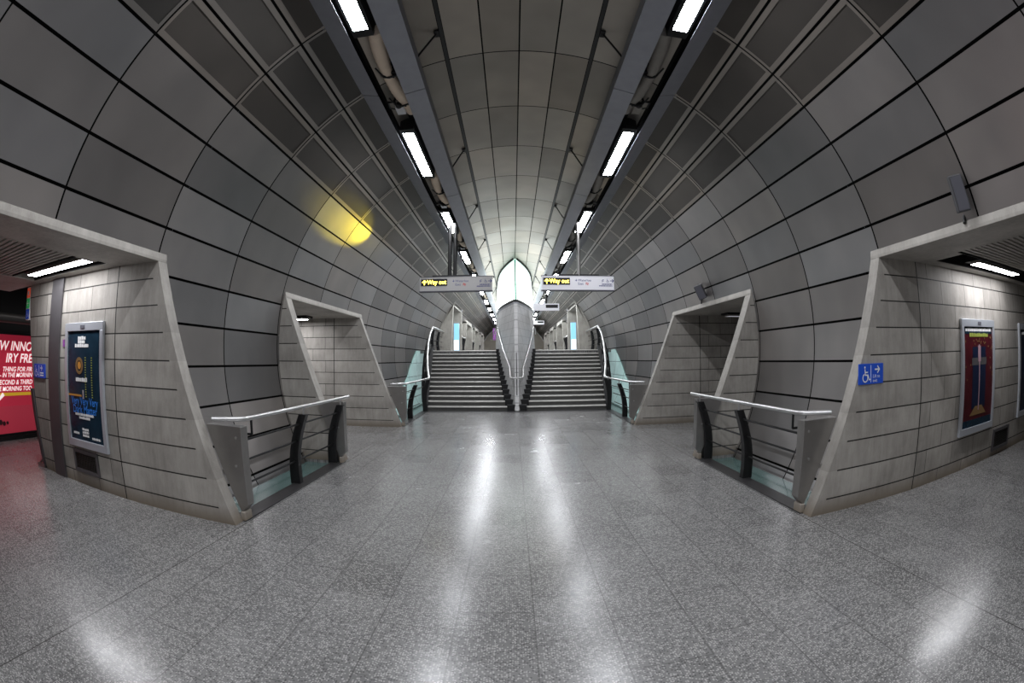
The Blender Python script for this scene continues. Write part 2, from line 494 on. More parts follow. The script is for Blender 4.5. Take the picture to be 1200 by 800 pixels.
for sg,sn in ((-1,'left'),(1,'right')):
    xo=(1.705,1.83) if sg<0 else (2.75,2.75)
    portal_block(sg,.89,.945,xo,'wall_near_%s'%sn,'near')
    portal_block(sg,.07,.125,xo,'wall_behind_%s'%sn)
    portal_block(sg,1.717,1.77,(1.15,1.25) if 0 else (2.3,2.3),'wall_middle_%s'%sn)
    portal_block(sg,2.69,2.745,(2.3,2.3),'wall_far_%s'%sn,'far')
    head(sg,.07,.945,'trim_%d'%n); n+=1
    head(sg,1.717,2.745,'trim_%d'%n); n+=1
    # passage ceilings (near): concrete frame round slats and a lamp slot
    X=1.15; XO=2.1 if sg<0 else 2.75
    sx1=1.69 if sg<0 else 2.35
    mb=MB()
    T=.02
    mb.box(sg*X,sg*XO,.84,.89,ZT,ZT+T)
    mb.box(sg*X,sg*XO,.125,.17,ZT,ZT+T)
    mb.box(sg*sx1,sg*XO,.17,.84,ZT,ZT+T)
    mb.box(sg*X,sg*(X+.012),.17,.72,ZT,ZT+T)
    if sg>0: mb.box(sg*X,sg*1.20,.72,.84,ZT,ZT+T)
    else: mb.box(sg*X,sg*(X+.02),.72,.80,ZT,ZT+T)
    obj('ceiling_near_%s'%sn,mb,M['conc'],kind='structure')
    mb=MB(); mb.box(sg*X,sg*XO,.10,.92,ZT+.05,ZT+.07)
    mb.box(sg*X,sg*sx1,.835,.84,ZT+.001,ZT+.05); mb.box(sg*X,sg*sx1,.718,.722,ZT+.001,ZT+.05)
    obj('ceiling_void_%s'%sn,mb,M['dark'],kind='structure')
    # slats
    mb=MB(); y=.178; i=0
    while y<.712:
        x=X+.014-random.random()*.3
        while x<sx1:
            L=random.choice((.18,.24,.32,.42)); a=max(x,X+.014); b_=min(x+L-.006,sx1)
            if b_-a>.01: mb.box(sg*a,sg*b_,y,y+.0125,ZT+.002,ZT+.012,0)
            x+=L
        y+=.0215; i+=1
    tag(obj('slatted_ceiling_panel',mb,M['conc']),'slatted stone grille set in the ceiling of the %s near passage'%sn,'ceiling grille')
    # lamp
    la,lb=(1.195,1.625) if sg<0 else (1.405,1.83)
    t=thing('passage_light','long white fluorescent light recessed in the %s near passage ceiling'%sn,'ceiling light',(sg*(la+lb)/2,.79,ZT))
    mb=MB(); mb.box(sg*(la-.012),sg*(lb+.012),.757,.827,ZT+.012,ZT+.03); obj('housing',mb,M['black'],t)
    mb=lampbox(MB(),sg*la,sg*lb,.766,.809,ZT+.004,ZT+.012); obj('diffuser',mb,[M['greyduct'],M['lamp2']],t)
    # far portal ceiling and lamp
    mb=MB(); mb.box(sg*X,sg*2.3,1.77,2.69,ZT,ZT+.02); obj('ceiling_far_%s'%sn,mb,M['conc'],kind='structure')
    t=thing('passage_light','fluorescent light glimpsed under the %s far passage ceiling'%sn,'ceiling light',(sg*1.5,2.5,ZT))
    mb=MB(); mb.box(sg*1.23,sg*1.72,2.46,2.55,ZT-.012,ZT); obj('housing',mb,M['black'],t)
    mb=lampbox(MB(),sg*1.25,sg*1.70,2.475,2.535,ZT-.02,ZT-.012); obj('diffuser',mb,[M['greyduct'],M['lamp2'] if sg<0 else M['signlit']],t)
    mb=MB(); mb.box(sg*2.3,sg*2.33,1.717,2.745,Z0,ZT+.02); obj('wall_end_far_%s'%sn,mb,M['conc'],kind='structure')
# right passage end
mb=MB(); mb.box(2.75,2.8,.07,.945,Z0,ZT+.07); obj('wall_end_near_right',mb,M['conc'],kind='structure')
# left: platform beyond the passage
mb=MB(); mb.box(-2.47,-2.44,-1.2,2.6,Z0-.03,.35)
mb.box(-2.44,-1.84,2.6,2.63,Z0,.35); mb.box(-2.44,-1.84,-1.23,-1.2,Z0,.35)
obj('wall_platform',mb,M['dark'],kind='structure')
mb=MB(); mb.box(-2.47,-1.84,-1.2,2.63,.27,.30); obj('ceiling_platform',mb,M['dark'],kind='structure')
mb=MB()
mb.tube([(-2.30,-1.0,.105),(-2.30,2.3,.105)],.022,12)
tag(obj('overhead_pipe',mb,M['vent']),'dark round pipe running above the red backlit poster','pipe')
mb=MB(); mb.box(-2.44,-2.40,-.9,2.4,Z0,Z0+.020); obj('baseboard_platform',mb,M['black'],kind='structure')

# ------------------------------------------------------------------ text and stroke helpers
def text_mesh(txt,size,origin,right,up,matr,parent,name='lettering',sx=1.0,align='LEFT',lift=.0012,bold=0,shear=0):
    cu=bpy.data.curves.new('t','FONT'); cu.body=txt; cu.size=size*S; cu.align_x=align; cu.offset=bold*S; cu.shear=shear
    cu.resolution_u=3
    o=bpy.data.objects.new('t',cu); C.objects.link(o)
    dg=bpy.context.evaluated_depsgraph_get(); me0=o.evaluated_get(dg).to_mesh()
    r=Vector(right); u=Vector(up); nn=r.cross(u)
    mb=MB(); org=V(origin)
    mb.v=[org+(r*v.co.x*sx+u*v.co.y)+nn*lift*S for v in me0.vertices]
    for p in me0.polygons:
        mb.f.append(list(p.vertices)); mb.m.append(0); mb.sm.append(False); mb.att.append(.5)
    o.evaluated_get(dg).to_mesh_clear()
    bpy.data.objects.remove(o); bpy.data.curves.remove(cu)
    return obj(name,mb,matr,parent)
def strokes(lines,w,origin,right,up,matr,parent,name,lift=.0012,fills=()):
    mb=MB(); r=Vector(right); u=Vector(up); nn=r.cross(u); o=Vector(origin)
    def P(a,b,l=lift): q=o+r*a+u*b+nn*l; return tuple(q)
    k=0
    for ln in lines:
        for (a,b) in zip(ln[:-1],ln[1:]):
            d=Vector((b[0]-a[0],b[1]-a[1]));L=d.length
            if L<1e-9: continue
            d/=L; q=Vector((-d.y,d.x))*w/2; e=d*w*.35; l2=lift+k*1e-6; k+=1
            c=[Vector(a)-e+q,Vector(b)+e+q,Vector(b)+e-q,Vector(a)-e-q]
            mb.add([P(v.x,v.y,l2) for v in c],[(0,1,2,3)])
    for poly in fills:
        mb.add([P(a,b,lift+.0003) for a,b in poly],[tuple(range(len(poly)))])
    return obj(name,mb,matr,parent)
def circle(cx,cy,r,n=16,a0=0,a1=360): return [(cx+r*math.cos(R(a0+(a1-a0)*i/n)),cy+r*math.sin(R(a0+(a1-a0)*i/n))) for i in range(n+1)]
def wheelchair(o,h,right,up,matr,parent,lift=.002):
    s=h
    L=[[(.38*s,.80*s),(.42*s,.45*s),(.70*s,.45*s),(.82*s,.14*s),(.92*s,.18*s)],[(.40*s,.62*s),(.66*s,.62*s)],
       circle(.42*s,.28*s,.25*s,18,120,400)]
    return strokes(L,.075*s,o,right,up,matr,parent,'wheelchair_symbol',lift,[circle(.36*s,.93*s,.07*s,12)[:-1]])
def arrow(o,h,ang,right,up,matr,parent,lift=.002,name='arrow'):
    c,s_=math.cos(R(ang)),math.sin(R(ang))
    def T(p): return (h/2+(p[0]*c-p[1]*s_)*h,h/2+(p[0]*s_+p[1]*c)*h)
    L=[[T((-.45,0)),T((.4,0))],[T((.05,.38)),T((.42,0)),T((.05,-.38))]]
    return strokes(L,.17*h,o,right,up,matr,parent,name,lift)
X_,Z_,Y_=(1,0,0),(0,0,1),(0,1,0)

# ------------------------------------------------------------------ posters on the near walls
YW=.89
def frame_poster(x0,x1,z0,z1,label,pm,drips=.018):
    t=thing('framed_poster',label,'poster',((x0+x1)/2,YW,z0))
    mb=MB(); w=drips; y1=YW-.001; y0=YW-.012
    mb.box(x0,x1,y0,y1,z1-w*1.4,z1); mb.box(x0,x1,y0,y1,z0,z0+w*1.3)
    mb.box(x0,x0+w,y0,y1,z0+w*1.3,z1-w*1.4); mb.box(x1-w,x1,y0,y1,z0+w*1.3,z1-w*1.4)
    obj('frame',mb,M['frame'],t,bevel=.004)
    mb=MB(); mb.box(x0+w,x1-w,YW-.007,y1,z0+w*1.3,z1-w*1.4)
    pr=obj('print',mb,pm,t)
    mb=MB(); mb.box((x0+x1)/2-.014,(x0+x1)/2+.014,y0-.002,y0+.001,z1-.018,z1-.008); obj('frame_badge',mb,M['grime'],t)
    return t,pr
# left poster
x0,x1,z0,z1=-1.452,-1.197,-.340,.045
t,pr=frame_poster(x0,x1,z0,z1,'tall framed theatre poster, dark teal with bright blue title, on the left concrete wall',M['poster'])
xc=(x0+x1)/2; W=x1-x0; H=z1-z0; yf=YW-.007
def px(u): return x0+u*W
def pz(v): return z0+v*H
def tb(u0,u1,v,h,mt,nm='small_print',n=9,parent=None):
    """an unreadable line of small print as short marks"""
    mb=MB(); u=u0
    rr=random.Random(int(v*1000))
    while u<u1:
        w=rr.uniform(.018,.05); a=min(u+w,u1)
        mb.box(px(u),px(a),yf-.0012,yf-.0002,pz(v),pz(v)+h*rr.uniform(.8,1)); u=a+.010
    return obj(nm,mb,mt,parent or pr)
text_lines=[(.36,.56,.865,.011),(.36,.54,.835,.011),(.28,.64,.805,.011),(.30,.60,.535,.013),(.24,.72,.262,.008),(.34,.62,.236,.008),(.15,.30,.105,.007),(.64,.84,.085,.007)]
for u0,u1,v,h in text_lines: tb(u0,u1,v,h,M['whiteink'])
for v in (.095,.12,.145): tb(.40,.56,v,.0075,M['whiteink'])
strokes([circle(px(.40)-px(0),.0,.021,20)],.010,(px(0),yf,pz(.66)),X_,Z_,M['gold'],pr,'gold_ring',.0014)
strokes([],.01,(px(0),yf,pz(.665)),X_,Z_,M['orange'],pr,'ring_centre',.001,[circle(px(.40)-px(0),-.001,.012,14)[:-1]])
for u in (.56,.72):
    mb=MB()
    for i in range(17):
        z=pz(.72-.019*i); mb.box(px(u)-.003,px(u)+.003,yf-.0012,yf-.0002,z,z+.003)
    obj('dotted_line',mb,M['ygreen'],pr)
mb=MB(); mb.box(px(.07),px(.44),yf-.0010,yf-.0001,pz(.415),pz(.43)); obj('orange_bar',mb,M['orange'],pr)
mb=MB(); mb.box(px(.47),px(.50),yf-.0012,yf-.0001,pz(.40),pz(.47)); obj('pale_figure',mb,M['frame'],pr)
text_mesh('Very Very Very',.035,(px(.50),yf,pz(.350)),X_,Z_,M['posterblue'],pr,sx=.80,align='CENTER',bold=.0004)
text_mesh('Dark Matter',.035,(px(.50),yf,pz(.283)),X_,Z_,M['posterblue'],pr,sx=.90,align='CENTER',bold=.0004)
# right poster 1
x0,x1,z0,z1=1.407,1.712,-.345,.040
t,pr=frame_poster(x0,x1,z0,z1,'tall framed poster, crimson with a dark blue centre, on the right concrete wall',M['crimson'])
W=x1-x0; H=z1-z0
mb=MB(); mb.box(px(.30),px(.70),yf-.0008,yf,pz(.22),pz(.76)); obj('blue_panel',mb,M['deepblue'],pr)
mb=MB(); mb.box(px(.28),px(.72),yf-.0010,yf,pz(.60),pz(.665)); obj('grey_band',mb,M['strip'],pr)
mb=MB(); mb.box(px(.487),px(.513),yf-.0014,yf,pz(.2),pz(.78)); mb.box(px(.46),px(.54),yf-.0013,yf,pz(.63),pz(.77)); obj('light_beam',mb,M['posterglow'],pr)
mb=MB()
mb.add([(px(.25),yf-.0009,pz(.16)),(px(.75),yf-.0009,pz(.16)),(px(.6),yf-.0009,pz(.24)),(px(.4),yf-.0009,pz(.24))],[(0,1,2,3)]); obj('gold_glow',mb,M['gold'],pr)
mb=MB(); mb.box(px(.07),px(.93),yf-.0010,yf,pz(.055),pz(.125)); obj('black_band',mb,M['poster'],pr)
mb=MB(); mb.box(px(.09),px(.91),yf-.0008,yf,pz(.875),pz(.935)); obj('dark_head_band',mb,M['poster'],pr)
tb(.11,.89,.895,.012,M['whiteink']); tb(.22,.78,.848,.013,M['ygreen'])
mb=MB(); rr=random.Random(3)
for i in range(26):
    u=rr.choice((rr.uniform(.09,.25),rr.uniform(.75,.92),rr.uniform(.3,.7))); v=rr.uniform(.45,.84) if not .3<u<.7 else rr.uniform(.775,.83)
    mb.box(px(u),px(u)+.004,yf-.0012,yf,pz(v),pz(v)+.006)
obj('gold_sparks',mb,M['gold'],pr)['kind']='stuff'
# right poster 2 (cut by the frame edge)
x0,x1,z0,z1=2.03,2.34,-.350,.036
t,pr=frame_poster(x0,x1,z0,z1,'dark framed poster at the right edge, further along the right concrete wall',M['deepblue'])
W=x1-x0; H=z1-z0
tb(.15,.85,.88,.012,M['whiteink'])
# vents
for a,b,c,d,lab in ((-1.437,-1.275,-.425,-.350,'small dark vent grille under the left theatre poster'),(1.745,1.93,-.445,-.362,'small dark vent grille beside the crimson poster, near the floor')):
    t=thing('vent_grille',lab,'vent',((a+b)/2,YW,c))
    mb=MB(); w=.012
    mb.box(a,b,YW-.008,YW-.001,d-w,d); mb.box(a,b,YW-.008,YW-.001,c,c+w); mb.box(a,a+w,YW-.008,YW-.001,c+w,d-w); mb.box(b-w,b,YW-.008,YW-.001,c+w,d-w)
    obj('frame',mb,M['strip'],t,bevel=.003)
    mb=MB(); mb.box(a+w,b-w,YW-.002,YW-.001,c+w,d-w)
    k=int((d-c-2*w)/.006)
    for i in range(k): mb.box(a+w,b-w,YW-.006,YW-.002,c+w+.006*i+.001,c+w+.006*i+.004)
    obj('louvres',mb,M['vent'],t)
# slate strip and end edge on the left wall
mb=MB(); mb.prism_y([(-1.525,Z0),(-1.612,Z0),(-1.590,ZT),(-1.497,ZT)],YW-.008,YW-.0005)
tag(obj('cover_strip',mb,M['strip'],bevel=.004),'tall slate grey cover strip beside the left theatre poster','cover strip')
# small purple notice
mb=MB(); mb.box(-1.483,-1.470,YW-.003,YW-.0005,-.028,-.005)
tag(obj('notice_sticker',mb,M['purple']),'tiny purple notice between the cover strip and the left poster','sticker')
# wheelchair signs
def wc_sign(x0,x1,z0,z1,lab,lettering,YW=YW):
    t=thing('lift_sign',lab,'sign',((x0+x1)/2,YW,z0))
    mb=MB(); mb.box(x0,x1,YW-.005,YW-.0005,z0,z1); p=obj('panel',mb,M['blue'],t,bevel=.002)
    h=z1-z0; y=YW-.005
    xm=x0+(x1-x0)*.47
    mb=MB(); mb.box(xm-.0007,xm+.0007,y-.0008,y,z0+.004,z1-.004); obj('divider',mb,M['whiteink'],p)
    wheelchair((x0+(xm-x0)*.13,y,z0+h*.10),h*.78,X_,Z_,M['whiteink'],p)
    arrow((xm+(x1-xm)*.28,y,z0+h*.50),h*.42,0,X_,Z_,M['whiteink'],p)
    if lettering:
        text_mesh('Lift to',h*.24,(xm+(x1-xm)*.14,y,z0+h*.30),X_,Z_,M['whiteink'],p)
        text_mesh('exit',h*.24,(xm+(x1-xm)*.14,y,z0+h*.09),X_,Z_,M['whiteink'],p)
    else:
        for v in (.15,.32):
            mb=MB(); mb.box(xm+(x1-xm)*.2,x1-(x1-xm)*.25,y-.0008,y,z0+h*v,z0+h*(v+.09)); obj('small_print',mb,M['whiteink'],p)
wc_sign(.845,.950,-.139,-.086,'blue wheelchair lift sign with arrow on the right slanted wall edge',True,.9040)
wc_sign(-1.745,-1.638,-.137,-.088,'blue wheelchair lift sign with arrow at the end of the left wall',False)
# projecting line sign (red, green, blue)
t=thing('projecting_sign','narrow upright sign with red, green and blue squares at the left wall end','sign',(-1.845,.90,.075))
mb=MB(); mb.box(-1.868,-1.828,.892,.902,.073,.197); p=obj('panel',mb,M['whiteink'],t,bevel=.002)
for i,mt in enumerate((M['blue'],M['signgreen'],M['signred'])):
    mb=MB(); mb.box(-1.864,-1.832,.8900,.892,.077+.040*i,.113+.040*i); q=obj('coloured_square',mb,mt,p)
    if i==0: wheelchair((-1.858,.890,.082),.024,X_,Z_,M['whiteink'],q,.001)
    elif i==1: arrow((-1.860,.890,.124),.022,180,X_,Z_,M['whiteink'],q,.001)
    else: strokes([],.01,(-1.848,.890,.174),X_,Z_,M['whiteink'],q,'disc',.001,[circle(0,0,.009,14)[:-1]])
# leaning guard and help point at the wall end
t=thing('wall_end_guard','dark metal guard strip on the slanted end of the left wall, with a small foot','guard',(-1.73,.92,Z0))
mb=MB(); mb.prism_y([(-1.712,Z0+.01),(-1.735,Z0+.01),(-1.80,-.18),(-1.775,-.18)],.888,.944); obj('strip',mb,M['sflank'],t)
mb=MB(); mb.box(-1.79,-1.72,.885,.90,Z0,Z0+.014); mb.tube([(-1.775,.892,Z0+.012),(-1.74,.892,Z0+.03)],.005,8); obj('foot',mb,M['plate'],t)
mb=MB(); mb.box(-1.90,-1.835,.985,1.02,-.36,-.19)
t=tag(obj('help_point',mb,M['blue'],bevel=.01),'dark blue box low behind the slanted end of the left wall','help point')

# ------------------------------------------------------------------ red backlit poster
XP=-2.438
t=thing('backlit_poster','large red backlit poster with white slanted lettering beyond the left passage','poster',(XP,.9,-.44))
mb=MB(); mb.box(XP,XP+.016,.2,1.75,-.435,.035); b_=obj('print',mb,M['redposter'],t)
mb=MB(); mb.box(XP+.016,XP+.0165,.2,1.75,-.435,-.305); obj('pale_red_field',mb,M['redlow'],b_)
mb=MB(); mb.box(XP+.016,XP+.0175,.2,1.75,-.256,-.241); obj('mustard_band',mb,M['mustard'],b_)
xt=XP+.017
Y1=1.195
for s_,z,h in (('EW INNO',-.062,.088),('IRY FRE',-.127,.088),('THING FOR FIR',-.152-.012,.050),('- IN THE MORNIN',-.164-.026,.050-.004)):
    pass
lines=(('EW INNO',-.039,.063),('IRY FRE',-.096,.061),('THING FOR FIR',-.140,.032),('- IN THE MORNIN',-.167,.030),('SECOND & THIRD',-.202,.032),('E MORNING TOO.',-.232,.030))
for s_,z,h in lines:
    cu_w=None
    o=text_mesh(s_,h,(xt,Y1+.02,z),Y_,Z_,M['wlit'],b_,align='RIGHT',bold=.0010 if h>.05 else .0006,shear=.25,sx=.98 if h>.05 else 1.0)
mb=MB(); mb.tube([(xt+.002,.86,-.345),(xt+.002,.965,-.268)],.0045,8); mb.tube([(xt+.002,.958,-.275),(xt+.002,.995,-.247)],[.006,.010],10)
obj('spoon',mb,M['wlit'],b_)
mb=MB()
for yy,zz,r in ((.96,-.378,.013),(.985,-.385,.011),(.94,-.372,.012),(1.01,-.383,.008)):
    mb.tube([(xt,yy,zz),(xt+.006,yy,zz)],r,12)
obj('berries',mb,M['crimson'],b_)
mb=MB(); mb.box(XP,XP+.02,.18,.2,-.45,.05); mb.box(XP,XP+.02,.18,1.77,.035,.05); mb.box(XP,XP+.02,.18,1.77,-.45,-.435); obj('frame',mb,M['black'],t)

# ------------------------------------------------------------------ railings
def smooth_path(pts,n=6):
    out=[Vector(pts[0])]
    for i in range(1,len(pts)-1):
        a,b,c=Vector(pts[i-1]),Vector(pts[i]),Vector(pts[i+1])
        r=min(.02,(a-b).length*.4,(c-b).length*.4)
        p=b+(a-b).normalized()*r; q=b+(c-b).normalized()*r
        for k in range(n+1):
            t=k/n; out.append((p*(1-t)+b*t)*(1-t)+(b*(1-t)+q*t)*t)
    out.append(Vector(pts[-1])); return [tuple(p) for p in out]
ZR=-.207
def fin(mb_y,sg,ztop,zb,lean=0,x_top=.70,x_bot=.742,wid=.030,th=.012):
    """curved black fin post: profile bowed away from the hall, in the x-z plane, wid deep"""
    mb=MB(); N=8; a=[];b=[]
    for i in range(N+1):
        u=i/N; z=zb+(ztop-zb)*u
        xm=x_bot+(x_top-x_bot)*u+.016*math.sin(math.pi*u)
        w=(.0135+(.005*(1-u)))
        a.append((sg*(xm-w/1),z)); b.append((sg*(xm+w/1),z))
    mb.prism_y(a+b[::-1],mb_y-th,mb_y+th)
    return mb
def railing(sg,y0,y1,label,far):
    t=thing('railing',label,'railing',(sg*.72,y0,Z0))
    xr=.70
    # handrail
    pts=[(sg*.782,y0+.002,ZR),(sg*.70,y0+.045,ZR),(sg*.70,y1+.02 if not far else y1,ZR)]
    if not far: pts=[pts[0],pts[1],(sg*.70,y1+.055,ZR)]
    mb=MB(); mb.tube(smooth_path(pts),.0064,12); obj('handrail',mb,M['steel'],t)
    ys=[y0+.40,y1-.035] if not far else [y0+.36]
    for y in ys:
        f=fin(y,sg,-.232,Z0+.002); p=obj('post',f,M['black'],t,bevel=.004)
        mb=MB(); mb.tube([(sg*.70,y,-.236),(sg*.70,y,ZR-.004)],.0035,8); obj('bracket',mb,M['steel'],p)
    mb=MB(); mb.tube([(sg*.70,y0+.075,-.25),(sg*.70,y0+.075,ZR-.004)],.0035,8); mb.tube([(sg*.722,y0+.075,-.25),(sg*.70,y0+.075,-.25)],.0035,8); obj('bracket',mb,M['black'],t)
    for z in (-.262,-.320,-.388):
        u=(z-Z0)/(.2345); xm=.742-.042*u+.012*math.sin(math.pi*u)
        mb=MB(); mb.tube([(sg*xm,y0+.03,z),(sg*xm,y1-.01,z)],.0032,8); obj('rod',mb,M['black'],t)
    # triangular steel plates fixed to the concrete edges
    for (ya,yb) in ((y0+.003,y0+.035),)+(() if far else ((y1-.035,y1-.003),)):
        mb=MB(); zt=-.2215
        mb.prism_y([(sg*(xe(zt)-.001),zt),(sg*.688,zt),(sg*.688,Z0+.045),(sg*.712,Z0+.022)],ya,yb)
        p=obj('end_plate',mb,M['plate'],t,bevel=.004)
        for bx_,bz_ in ((.705,.028),(.712,.10)):
            mb=MB(); mb.tube([(sg*bx_,ya-.0015,zt-bz_),(sg*bx_,ya+.002,zt-bz_)],.0035,10); obj('bolt',mb,M['steel'],p)
        mb=MB(); mb.box(sg*.700,sg*.715,ya-.004,yb+.0,Z0+.001,Z0+.026); obj('foot',mb,M['trim'],t,bevel=.012)
    return t
railing(-1,.945,1.717,'steel railing with black curved posts before the left recess, nearest the left poster wall',False)
railing(1,.945,1.717,'steel railing with black curved posts before the right recess, near the blue lift sign',False)
railing(-1,2.745,3.42,'short steel railing between the left far passage and the left stairs',True)
railing(1,2.745,3.42,'short steel railing between the right far passage and the right stairs',True)

# ------------------------------------------------------------------ keel (prow shaped column between the stairs)
WT=[(0,.016),(.05,.028),(.14,.055),(.25,.082),(.36,.108),(.52,.142),(.71,.172),(.9,.193),(1.2,.215),(1.6,.238),(2.2,.262),(3.0,.28),(4.2,.29),(6.0,.29)]
def wk(t):
    t=max(0,t)
    for (a,wa),(b,wb) in zip(WT[:-1],WT[1:]):
        if t<=b: return wa+(wb-wa)*(t-a)/(b-a)
    return WT[-1][1]
def yf_(z): return 3.58+.8026*(z+ZF)
ZL=.498
def hull(z0,z1,nz,mi=0,vault=False,off=0,tmax=5.0,tmin=0):
    mb=MB(); ts=[t for t in (0,.02,.05,.09,.14,.19,.25,.3,.36,.44,.52,.61,.71,.8,.9,1.05,1.2,1.4,1.6,1.9,2.2,2.6,3.0,3.6,4.2,5.0) if tmin<=t<=tmax]
    for sg in (-1,1):
        vs=[];fs=[]
        for i in range(nz+1):
            for t in ts:
                w=wk(t)+off
                zt=z1
                if vault: zt=math.sqrt(1-w*w)-.002
                z=z0+(zt-z0)*i/nz
                # in the vault part the prow keeps leaning back with height
                vs.append((sg*w, yf_(z)+t, z))
        n=len(ts)
        for i in range(nz):
            for j in range(n-1): fs.append((i*n+j,i*n+j+1,(i+1)*n+j+1,(i+1)*n+j))
        mb.add(vs,fs,mi,True)
    # blunt nose
    vs=[];
    for i in range(nz+1):
        z=z0+((math.sqrt(1-wk(0)**2)-.002 if vault else z1)-z0)*i/nz
        vs+=[(-wk(0)-off,yf_(z),z),(wk(0)+off,yf_(z),z)]
    mb.add(vs,[(2*i,2*i+1,2*i+3,2*i+2) for i in range(nz)],mi,True)
    return mb
k_=thing('prow_column','tall grey tiled column shaped like a ship prow between the two stair flights','column',(0,3.9,Z0))
obj('shaft',hull(Z0+.006,ZL-.012,16),M['keel'],k_)
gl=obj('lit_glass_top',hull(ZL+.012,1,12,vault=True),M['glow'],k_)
def ribbon(z,h,off):
    mb=MB(); ts=[0,.05,.14,.25,.36,.52,.71,.9,1.2,1.6,2.2,3,4,5]
    for sg in (-1,1):
        vs=[]
        for t in ts: w=wk(t)+off; vs+=[(sg*w,yf_(z)+t-off,z-h),(sg*w,yf_(z)+t-off,z+h)]
        mb.add(vs,[(2*i,2*i+1,2*i+3,2*i+2) for i in range(len(ts)-1)],0,True)
    mb.add([(-wk(0)-off,yf_(z)-off,z-h),(wk(0)+off,yf_(z)-off,z-h),(wk(0)+off,yf_(z)-off,z+h),(-wk(0)-off,yf_(z)-off,z+h)],[(0,1,2,3)])
    return mb
obj('dark_band',ribbon(ZL,.013,.006),M['black'],k_)
obj('grey_band',ribbon(ZL-.022,.007,.005),M['trough'],k_)
mb=MB(); ze=.985
a=[(x,yf_(Z0+.12)-.004+dy,Z0+.12) for x,dy in ((-.0035,0),(.0035,0),(.0035,.006),(-.0035,.006))]
b=[(x,yf_(ZL)-.004+dy,ZL-.012) for x,dy in ((-.0035,0),(.0035,0),(.0035,.006),(-.0035,.006))]
mb.hull2(a,b); obj('front_seam',mb,M['black'],k_)
mb=MB()
a=[(x,yf_(ZL)-.004+dy,ZL+.012) for x,dy in ((-.007,0),(.007,0),(.007,.012),(-.007,.012))]
b=[(x,yf_(ze)-.004+dy,ze) for x,dy in ((-.007,0),(.007,0),(.007,.012),(-.007,.012))]
mb.hull2(a,b); obj('green_mullion',mb,M['green'],gl)
# dark edge along the vault
mb=MB()
for sg in (-1,1):
    P=[]
    for t in (0,.05,.14,.25,.36,.52,.71,.9,1.2,1.6,2.2,3,4,5):
        w=wk(t)+.003; z=math.sqrt(1-w*w)-.008; P.append((sg*w,yf_(z)+t-.004,z))
    mb.tube(P,.009,8)
obj('vault_edge',mb,M['black'],k_)
# handrail wrapped round the prow
def krail(sg):
    P=[]
    for t in (.02,.12,.25,.36,.52,.71,.9,1.05,1.25):
        pass
P=[(0,3.722,-.209),(.052,3.722,-.209)]
for y in (3.92,4.12,4.32,4.52,4.70,4.86):
    z=-.209+.437*(y-3.74)
    P.append((wk(y-yf_(z))+.022,y,z))
z=P[-1][2]
for y in (5.1,5.6,6.2): P.append((wk(y-yf_(z))+.022,y,z))
full=[(-x,y,z_) for x,y,z_ in P[::-1][:-1]]+P
mb=MB(); mb.tube(smooth_path(full,4),.0068,12)
t=thing('prow_handrail','steel handrail bent in a U round the front of the prow column','handrail',(0,3.75,Z0))
obj('rail',mb,M['steel'],t)
for sg in (-1,1):
    for j in (1,3,5,7):
        x,y,z_=P[j]; mb=MB(); mb.tube([(sg*x,y,z_),(sg*(x-.012),y+.01,z_-.022),(sg*(x-.024),y+.02,z_-.022)],.003,8); obj('bracket',mb,M['steel'],t)

